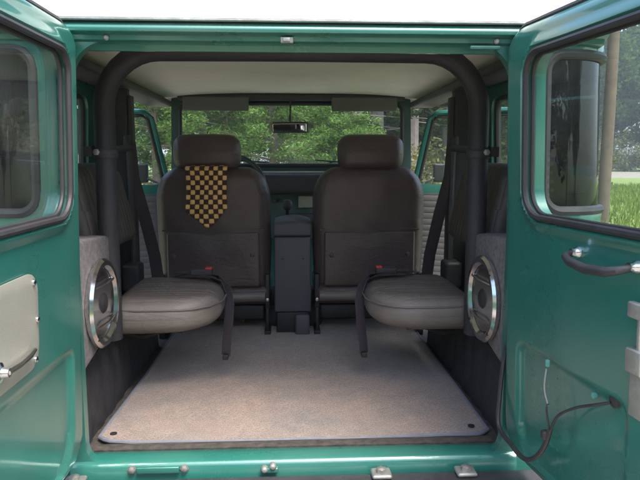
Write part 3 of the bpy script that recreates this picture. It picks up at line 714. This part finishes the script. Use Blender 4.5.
# ================================================================== loose things in the vehicle
def mat_pt(u, v, top=True):
    y0 = .112; y1 = 1.385; x = -.560+1.12*u
    e = .045  # near corners rounded
    yn = y0-.018*math.sin(math.pi*u)+.05*max(0, (abs(u-.5)-.46)/.04)**2*.5+.012
    y = yn+(y1-yn)*v
    xx = x*(1-.025*sm(.0, .5, v)) if x < 0 else x
    z = .7475+.0035*noise.noise((x*3, y*3, 1))+.010*math.exp(-((v)/.02)**2)*0
    z += .006*noise.noise((x*7, y*5, 4))*math.exp(-v*6)
    return (xx, y, z+.002)
fm = MB().sheet(mat_pt, 60, 60, (0, 0, -.010)).build('floor_mat', M['mat'])
tag(fm, 'worn beige pile carpet mat covering the load floor behind the seats', 'floor mat')
rim = [mat_pt(i/60, 0) for i in range(61)]+[mat_pt(1, i/60) for i in range(1, 61)]+[mat_pt(1-i/60, 1) for i in range(1, 61)]+[mat_pt(0, 1-i/60) for i in range(1, 60)]
MB().tube([(x, y, z-.004) for x, y, z in rim], .0065, 8, True).build('edge_binding', M['piping'], fm)
for x in (-.525, .515):
    MB().lathe([(.010, 0), (.010, .002), (.006, .003)], (x, .160, .7515), (0, 0, 1), 12).build('eyelet', M['darkmetal'], fm)

# checked cloth over the left seat back
def chk():
    m = bpy.data.materials.new('orange_brown_check'); m.use_nodes = True; nt = m.node_tree; N = nt.nodes; L = nt.links; b = N['Principled BSDF']; b.inputs['Roughness'].default_value = .8
    uv = N.new('ShaderNodeUVMap'); mp = N.new('ShaderNodeMapping'); mp.inputs['Scale'].default_value = (1, 1, 1); L.new(uv.outputs[0], mp.inputs[0])
    c = N.new('ShaderNodeTexChecker'); c.inputs['Scale'].default_value = 1; c.inputs['Color1'].default_value = (.95, .50, .10, 1); c.inputs['Color2'].default_value = (.045, .018, .014, 1)
    n = N.new('ShaderNodeTexNoise'); n.inputs['Scale'].default_value = 1.3; L.new(uv.outputs[0], n.inputs[0])
    mx = N.new('ShaderNodeMix'); mx.data_type = 'RGBA'; mx.inputs['B'].default_value = (.95, .62, .28, 1); L.new(n.outputs['Fac'], mx.inputs['Factor']); mx.inputs['A'].default_value = (1, .60, .15, 1)
    mul = N.new('ShaderNodeMix'); mul.data_type = 'RGBA'; mul.inputs['A'].default_value = (.06, .024, .020, 1); L.new(mx.outputs['Result'], mul.inputs['B'])
    sx = N.new('ShaderNodeSeparateXYZ'); L.new(mp.outputs[0], sx.inputs[0]); sn = []
    for k in (0, 1):
        a = N.new('ShaderNodeMath'); a.operation = 'MULTIPLY'; a.inputs[1].default_value = math.pi; L.new(sx.outputs[k], a.inputs[0])
        q = N.new('ShaderNodeMath'); q.operation = 'SINE'; L.new(a.outputs[0], q.inputs[0]); sn.append(q)
    pr_ = N.new('ShaderNodeMath'); pr_.operation = 'MULTIPLY'; L.new(sn[0].outputs[0], pr_.inputs[0]); L.new(sn[1].outputs[0], pr_.inputs[1])
    bd = N.new('ShaderNodeMapRange'); bd.inputs['From Min'].default_value = -.03; bd.inputs['From Max'].default_value = .22; L.new(pr_.outputs[0], bd.inputs['Value'])
    ab = N.new('ShaderNodeMath'); ab.operation = 'ABSOLUTE'; L.new(pr_.outputs[0], ab.inputs[0])
    bp = N.new('ShaderNodeBump'); bp.inputs['Strength'].default_value = .8; bp.inputs['Distance'].default_value = .004; L.new(ab.outputs[0], bp.inputs['Height']); L.new(bp.outputs[0], b.inputs['Normal'])
    L.new(bd.outputs[0], mul.inputs['Factor']); L.new(mp.outputs[0], c.inputs['Vector']); L.new(mul.outputs['Result'], b.inputs['Base Color']); return m
cm = chk()
me = bpy.data.meshes.new('checked_cloth'); cl = bpy.data.objects.new('checked_cloth', me); COL.objects.link(cl)
NX, NZ = 24, 44; cx = -.375; W = .094; vs = []; fs = []; uvs = []
for j in range(NZ+1):
    for i in range(NX+1):
        u = i/NX*2-1; L_ = .352+.006*math.sin(u*5)-.080*abs(u)**1.25; s_ = j/NZ*L_        # arc length from the front of the seat back over the top
        lead = .09
        if s_ < lead: y = 1.137+.07*(1-s_/lead); z = 1.500+.006*math.sin(s_/lead*3)
        else:
            k = s_-lead; y = 1.160-.014*sm(0, .03, k)+.030*0; z = 1.500-k; y += .03*(1.49-z)*0
        y += .004*math.sin(u*7+s_*9)
        # lie on the seat's leaning back
        if s_ >= lead:
            y = 1.17+.065-.078-.012-.035*((z-1.213)/.285)*.6-.010-.004*max(0, (z-1.40)/.08)+.0035*math.sin(u*6+s_*12)-.010*max(0, math.sin(u*4.2+.9+s_*3))**2*sm(.12, .33, s_)-.004*math.sin(u*9+1)*sm(.2, .35, s_)
        vs.append((cx+W*u*(1-.05*math.sin(s_*10))+.004*math.sin(s_*16+u), y-.004, z+(0 if s_ > lead else 0))); uvs.append(((u+1)/2*9, s_/.188*9))
for j in range(NZ):
    for i in range(NX): a = j*(NX+1)+i; fs.append((a, a+1, a+NX+2, a+NX+1))
me.from_pydata(vs, [], fs); uvl = me.uv_layers.new(name='UVMap')
for lp_ in me.loops: uvl.data[lp_.index].uv = uvs[lp_.vertex_index]
for p in me.polygons: p.use_smooth = True
me.materials.append(cm); sd = cl.modifiers.new('thick', 'SOLIDIFY'); sd.thickness = .004; sd.offset = 0
tag(cl, 'orange and dark brown checked cloth with pointed end hanging over the left seat back', 'cloth')

# orange scrap and cable on the floor by the seat
def leafpt(u, v): 
    a = u*2*math.pi; r = (.012+.022*v)*(1+.25*math.sin(5*a)); return (-.272+r*math.cos(a)*1.2*v, 1.345+r*math.sin(a)*v, .760+.012*v*math.sin(3*a)+.008*v)
lf = MB().sheet(leafpt, 30, 5, (0, 0, .003)).build('dry_leaf', M['leaf_litter'])
tag(lf, 'small orange dry leaf on the floor under the left front seat', 'leaf')
cb = MB().tube(smooth([(-.52, 1.42, .755), (-.42, 1.45, .80), (-.33, 1.40, .77), (-.26, 1.46, .82), (-.19, 1.42, .78), (-.22, 1.50, .76), (-.38, 1.50, .79), (-.50, 1.48, .765)]), .010, 8).build('black_cable', M['wire'])
tag(cb, 'loose black cable lying in loops under the left front seat', 'cable')

# ================================================================== ground, road, trees
def gz(x, y): return 0.0
g = MB().add([(-400, -400, 0), (400, -400, 0), (400, 400, 0), (-400, 400, 0)], [(0, 1, 2, 3)]).build('ground', M['ground'], smooth=False)
tag(g, kind='structure')
# the gravel road to the right, running away from the viewer on a slant
def road(u, v): 
    y = -40+u*170; c = 44+ .12*(y-30)+3*math.sin(y/35); return (c-28*v+ (0), y, .006)
def road2(u, v):
    x = 14+u*200; return (x, 72-.10*(x-30)+3*math.sin(x/30)-26*v, .004)
rd = MB().sheet(road2, 60, 4).build('road', M['gravel']); tag(rd, kind='structure')

def drive(u, v):
    y = -14+34*u; w = 3.4+.5*math.sin(y*.7)+.3*math.sin(y*1.9); return (-.6+w*(2*v-1)+.25*math.sin(y*1.3+v*4), y, .004)
dr = MB().sheet(drive, 60, 6).build('driveway', M['gravel']); tag(dr, kind='structure')

# grass: blades in a band, stuff
def blades(name, x0, x1, y0, y1, n, hmin, hmax, seed, keep=lambda x, y: True):
    rng = random.Random(seed); b = MB(); vs = []; fs = []
    for _ in range(n):
        x = rng.uniform(x0, x1); y = rng.uniform(y0, y1)
        if not keep(x, y): continue
        h = rng.uniform(hmin, hmax); a = rng.uniform(0, math.pi); w = h*.12; lx, ly = rng.uniform(-.4, .4)*h, rng.uniform(-.4, .4)*h; k = len(vs)
        vs += [(x-w*math.cos(a), y-w*math.sin(a), 0), (x+w*math.cos(a), y+w*math.sin(a), 0), (x+lx, y+ly, h)]; fs.append((k, k+1, k+2))
    b.v = vs; b.f = fs
    me = bpy.data.meshes.new(name); me.from_pydata(vs, [], fs); me.materials.append(M['blade']); o = bpy.data.objects.new(name, me); COL.objects.link(o)
    return tag(o, 'short sunlit meadow grass', 'grass', kind='stuff')
blades('grass', -14, 30, 2, 34, 90000, .08, .26, 3, lambda x, y: abs(x+.6) > 3.9 or y > 20)

def foliage(rng, clusters, per, size, flat=.5, elong=2.2, shape='leaf'):
    """many small leaf faces round cluster centres: clusters = (centre, radius)"""
    vs = []; fs = []
    for c, r in clusters:
        c = Vector(c)
        for _ in range(per):
            d = Vector((rng.gauss(0, 1), rng.gauss(0, 1), rng.gauss(0, flat))); d = d.normalized()*r*rng.random()**.45; d.z *= .8
            p = c+d; s = size*rng.uniform(.6, 1.4)
            a = Vector((rng.gauss(0, 1), rng.gauss(0, 1), rng.gauss(0, .6))).normalized(); b_ = a.cross(Vector((rng.gauss(0, 1), rng.gauss(0, 1), rng.gauss(0, 1)))).normalized()
            k = len(vs); vs += [p-a*s, p+b_*s/elong, p+a*s, p-b_*s/elong]; fs.append((k, k+1, k+2, k+3))
    return vs, fs
def mk(name, vs, fs, m, parent):
    me = bpy.data.meshes.new(name); me.from_pydata([tuple(v) for v in vs], [], fs); me.materials.append(m); o = bpy.data.objects.new(name, me); COL.objects.link(o); o.parent = parent; return o

def make_tree(name, kind, seed, H):
    rng = random.Random(seed); root = bpy.data.objects.new(name, None); COL.objects.link(root)
    t = MB(); bend = [Vector((rng.gauss(0, .02)*H*i/6, rng.gauss(0, .02)*H*i/6, H*i/6*.95)) for i in range(7)]
    bend[0] = Vector((0, 0, -.1)); r0 = .018*H+.03
    t.tube(bend, [r0*(1-.14*i) for i in range(7)], 8)
    cl = []
    def at(z):
        k = max(0, min(5.999, z/(H*.95)*6)); i = int(k); return bend[i].lerp(bend[i+1], k-i)
    if kind == 'young_pine':        # boughs to the ground
        z = .35
        while z < H*.97:
            n = rng.randint(5, 7); L = (H-z)/H*H*.34+.25
            for k in range(n):
                a = rng.uniform(0, 6.28); l = L*rng.uniform(.6, 1.15); p0 = at(z); p1 = p0+Vector((math.cos(a)*l, math.sin(a)*l, l*rng.uniform(.05, .3)))
                t.tube([p0, p0.lerp(p1, .5)+Vector((0, 0, -.03*l)), p1], [.018+.006*l, .012, .005], 5)
                for q in (.35, .55, .75, .95): cl.append((p0.lerp(p1, q)+Vector((rng.gauss(0, .08), rng.gauss(0, .08), rng.gauss(0, .05))), .10+.16*l*(1.2-q)+.06))
            z += .30+H*.012
        return root, t, foliage(rng, cl, 120, .036, .5, 3.2), M['leafA']
    if kind == 'shade_tree':
        nb = 26
        for k in range(nb):
            z = H*(.16+.78*k/nb); a = k*2.4+rng.uniform(-.4, .4); l = H*.30*(1-((z/H-.5)/.62)**2)*rng.uniform(.7, 1.2); p0 = at(z*.9); p1 = p0+Vector((math.cos(a)*l, math.sin(a)*l, l*rng.uniform(.15, .5)))
            t.tube([p0, p0.lerp(p1, .5)+Vector((0, 0, .06*l)), p1], [.012*H*(1-z/H)+.03, .03, .01], 5)
            for q in (.45, .7, .95, 1.1):
                cl.append((p0.lerp(p1, q)+Vector((rng.gauss(0, .12*l), rng.gauss(0, .12*l), rng.gauss(0, .1*l))), l*rng.uniform(.22, .40)))
        return root, t, foliage(rng, cl, 130, .028*H**.5+.035, .8, 1.7), M['leafB']
    if kind == 'tall_pine':         # bare trunk, high crown, few dead low boughs
        for k in range(12):
            z = H*rng.uniform(.10, .5); a = rng.uniform(0, 6.28); l = rng.uniform(.5, 1.6); p0 = at(z); t.tube([p0, p0+Vector((math.cos(a)*l, math.sin(a)*l, -.1*l))], [.02, .006], 4)
            if rng.random() < .6: cl.append((p0+Vector((math.cos(a)*l, math.sin(a)*l, 0)), .35))
        for k in range(34):
            z = H*(.45+.52*k/34); a = k*2.4; l = (H-z)*.36+.5; p0 = at(z); p1 = p0+Vector((math.cos(a)*l, math.sin(a)*l, l*.15)); t.tube([p0, p1], [.04, .01], 4)
            for q in (.4, .7, 1): cl.append((p0.lerp(p1, q), .28+.16*l))
        return root, t, foliage(rng, cl, 60, .13, .5, 3), M['leafC']
    if kind == 'shrub':
        for k in range(22):
            a = rng.uniform(0, 6.28); l = H*rng.uniform(.35, .95); e = rng.uniform(.5, 1.4); p1 = Vector((math.cos(a)*math.cos(e)*l, math.sin(a)*math.cos(e)*l, math.sin(e)*l)); t.tube([Vector((0, 0, 0)), p1*.5+Vector((0, 0, .05)), p1], [.02, .013, .005], 4)
            for q in (.5, .75, 1): cl.append((p1*q, H*.17))
        return root, t, foliage(rng, cl, 60, .055, .9, 1.8), M['leafD']
protos = {}
def tree(name, kind, x, y, H, label, rot=0, seed=1, bark='bark', leaf=None, group=None, sc=1.):
    key = (kind, seed, H, bark)
    if key not in protos:
        root, t, (vs, fs), lm = make_tree(name, kind, seed, H)
        tr = t.build('stems' if kind == 'shrub' else 'trunk', M[bark], root); cr = mk('crown', vs, fs, leaf or lm, root); protos[key] = (root, tr, cr)
    else:
        r0, t0, c0 = protos[key]; root = r0.copy(); root.name = name; COL.objects.link(root)
        for ch in (t0, c0): c = ch.copy(); COL.objects.link(c); c.parent = root
        if leaf: 
            pass
    root.location = (x, y, 0); root.rotation_euler = (0, 0, rot); root.scale = (sc, sc, sc)
    tag(root, label, 'shrub' if kind == 'shrub' else 'tree', group)
    return root
PL = ['young pine in the left half of the windscreen view, behind the left headrest', 'young pine in the middle of the windscreen view, behind the mirror', 'smallest young pine, right of the mirror in the windscreen view', 'young pine far to the left of the vehicle at the wood edge', 'young pine between the two headrests, farther back than its neighbours', 'young pine behind the right headrest, farther back in the wood', 'young pine left of the open left front door']
GP = 'young pines in front of the vehicle'; GT = 'bare trunked pines in the wood'; GS = 'trees across the road and along the clearing'; GB = 'bushes at the edge of the clearing'
LP_ = 'light green young pine seen through the windscreen, one of several alike'
for n_, (x, y, k, r, s) in enumerate(((-2.6, 10.5, 1, 0, 1), (-.4, 11.5, 2, 1, 1.05), (1.1, 10.8, 1, 2.2, .8), (-9.5, 21, 2, 3, 1.1), (-1.6, 13.5, 1, 4, 1.2), (.9, 14.5, 2, 5, 1.1), (-7, 13, 1, 5.5, 1.1))):
    tree('young_pine', 'young_pine', x, y, 4.6 if k == 1 else 5.2, PL[n_], r, k, group=GP, sc=s)
for i, (x, y, s) in enumerate(((1.7, 15, 1), (2.7, 17.5, 1.1), (3.6, 16, .9), (4.3, 20, 1.2), (2.2, 22, 1), (5.6, 18, 1), (-3.2, 21, 1), (.2, 23, 1.1), (-7.4, 19, 1), (3.1, 26, 1.2), (6.8, 24, 1.1), (-8.5, 20, 1.), (1.2, 19, .9), (8.6, 20, 1))):
    tree('tall_pine', 'tall_pine', x, y, 13, 'tall bare trunked pine standing in the wood beyond the windscreen, one of several alike', i*1.7, 5+i % 2, 'palebark', group=GT, sc=s)
for i, (x, y, s) in enumerate(((-9, 16, 1), (-12.5, 11, 1), (-14, 18, 1.2), (-17, 7, 1.1), (-4.4, 30, 1.1), (9, 27, 1.1), (13, 44, 1), (9, 40, 1.1), (-20, 13, 1.2), (0, 30, 1.2), (5.5, 31, 1.2), (-11, 26, 1.3), (-19, 2, 1.1), (-24, 8, 1.2))):
    tree('shade_tree', 'shade_tree', x, y, 9, 'leafy broad crowned tree at the edge of the wood, one of many alike', i*2.1, 11+i % 3, group=GS, sc=s)
for i in range(22):
    x = 24+i*3.4+random.uniform(-1, 1); y = 90-.30*(x-30)+random.uniform(-3, 5)
    tree('shade_tree', 'shade_tree', x, y, 9, 'leafy broad crowned tree in the row beyond the gravel road, one of many alike', i*1.3, 11+i % 3, group='row of trees beyond the road', sc=2.5+random.uniform(-.3, .3))
for i, (x, y, s) in enumerate(((2.2, 12.5, 1), (3.4, 13.5, 1.1), (4.7, 14, .9), (-5.8, 14, 1.1), (-8, 12, 1), (6.4, 15, 1.2), (-9.6, 17, 1.), (1.2, 17, 1.2), (-10.5, 14, 1.2), (8.3, 17, 1.2), (-13, 14.5, 1.1))):
    tree('bush', 'shrub', x, y, 1.9, 'loose yellowish green bush at the edge of the clearing, one of several alike', i*2.3, 21+i % 2, group=GB, sc=s)
for i in range(16):
    x = -52+i*4.4+random.uniform(-1, 1); y = 62+6*math.sin(i*.9)+random.uniform(-2, 3)
    tree('shade_tree', 'shade_tree', x, y, 9, 'leafy broad crowned tree in the far row beyond the field, one of many alike', i*1.9, 11+i % 3, group='far row of trees beyond the field', sc=1.7+random.uniform(-.3, .3))
for i in range(30):
    x = 22+i*2.3+random.uniform(-.5, .5); y = 82-.30*(x-30)+random.uniform(-1.5, 1.5)
    tree('bush', 'shrub', x, y, 1.9, 'leafy bush in the hedge beyond the gravel road, one of many alike', i*1.3, 21+i % 2, group='hedge bushes beyond the road', sc=2.6+random.uniform(-.5, .7))
for i in range(12):  # row out of view, added for dark reflections in glass, paint and chrome
    x = -26+i*4.7+random.uniform(-1, 1); y = -21-5*math.cos(i*1.1)
    tree('shade_tree', 'shade_tree', x, y, 9, 'unseen leafy tree added behind the viewer for dark reflections, one of many alike', i*1.9, 11+i % 3, group='unseen row of trees added for reflections', sc=1.15+random.uniform(-.2, .3))
hv = bpy.data.materials.new('pale_air'); hv.use_nodes = True; hn = hv.node_tree; hn.nodes.remove(hn.nodes['Principled BSDF'])
pv = hn.nodes.new('ShaderNodeVolumePrincipled'); pv.inputs['Color'].default_value = (.9, .95, 1, 1); pv.inputs['Density'].default_value = .0017; pv.inputs['Anisotropy'].default_value = .3
hn.links.new(pv.outputs[0], hn.nodes['Material Output'].inputs['Volume'])
tag(MB().box(-420, 420, -420, 420, -1, 36).build('haze', hv, smooth=False), kind='stuff')
# utility pole by the grass
pp = thing('utility_pole', (7.32, 12.2, 0), 'weathered wooden utility pole standing on the grass right of the vehicle', 'utility pole')
MB().tube([(7.32, 12.2, -.2), (7.32, 12.2, 4), (7.20, 12.2, 9)], [.135, .125, .10], 14).build('shaft', M['pole'], pp)
xa = MB().box(6.1, 8.0, 12.06, 12.10, 8.3, 8.42).build('crossarm', M['pole'], pp, bevel=.01)
for x in (6.25, 7.85): MB().lathe([(.03, 0), (.05, .03), (.03, .06), (.05, .09), (.02, .12)], (x, 12.08, 8.42), (0, 0, 1), 12).build('insulator', M['rock'], xa)

# ================================================================== light, camera
wd = bpy.data.worlds.new('World'); S.world = wd; wd.use_nodes = True
N = wd.node_tree.nodes; L = wd.node_tree.links; bg = N['Background']
sk = N.new('ShaderNodeTexSky'); sk.sky_type = 'NISHITA'; sk.sun_disc = False
EL, AZ = 64, 145     # azimuth from +Y towards +X
sk.sun_elevation = R(EL); sk.sun_rotation = R(AZ); sk.dust_density = 3; sk.air_density = 1.0; sk.ozone_density = .6
L.new(sk.outputs[0], bg.inputs[0]); bg.inputs[1].default_value = .15
sl = bpy.data.lights.new('sun', 'SUN'); sl.energy = 1.35; sl.angle = R(28); sl.color = (1, .95, .88)
so = bpy.data.objects.new('sun', sl); COL.objects.link(so)
dv = Vector((math.sin(R(AZ))*math.cos(R(EL)), math.cos(R(AZ))*math.cos(R(EL)), math.sin(R(EL)))); so.rotation_euler = dv.to_track_quat('Z', 'Y').to_euler(); so.location = dv*30
cd = bpy.data.cameras.new('camera'); cam = bpy.data.objects.new('camera', cd); COL.objects.link(cam); S.camera = cam
cd.sensor_width = 36; cd.lens = 36*600/640; cd.clip_start = .02; cd.clip_end = 1500
cam.location = (-.015, -1.5, 1.53)
pit, yaw = math.atan(80/600), math.atan(30/600)
f = Vector((math.sin(yaw)*math.cos(pit), math.cos(yaw)*math.cos(pit), -math.sin(pit))); cam.rotation_euler = f.to_track_quat('-Z', 'Y').to_euler()
S.view_settings.view_transform = 'Standard'; S.view_settings.look = 'None'; S.view_settings.gamma = 1; S.view_settings.exposure = 2.15
S.cycles.max_bounces = 8; S.cycles.transparent_max_bounces = 24; S.cycles.diffuse_bounces = 4
S.cycles.use_denoising = True
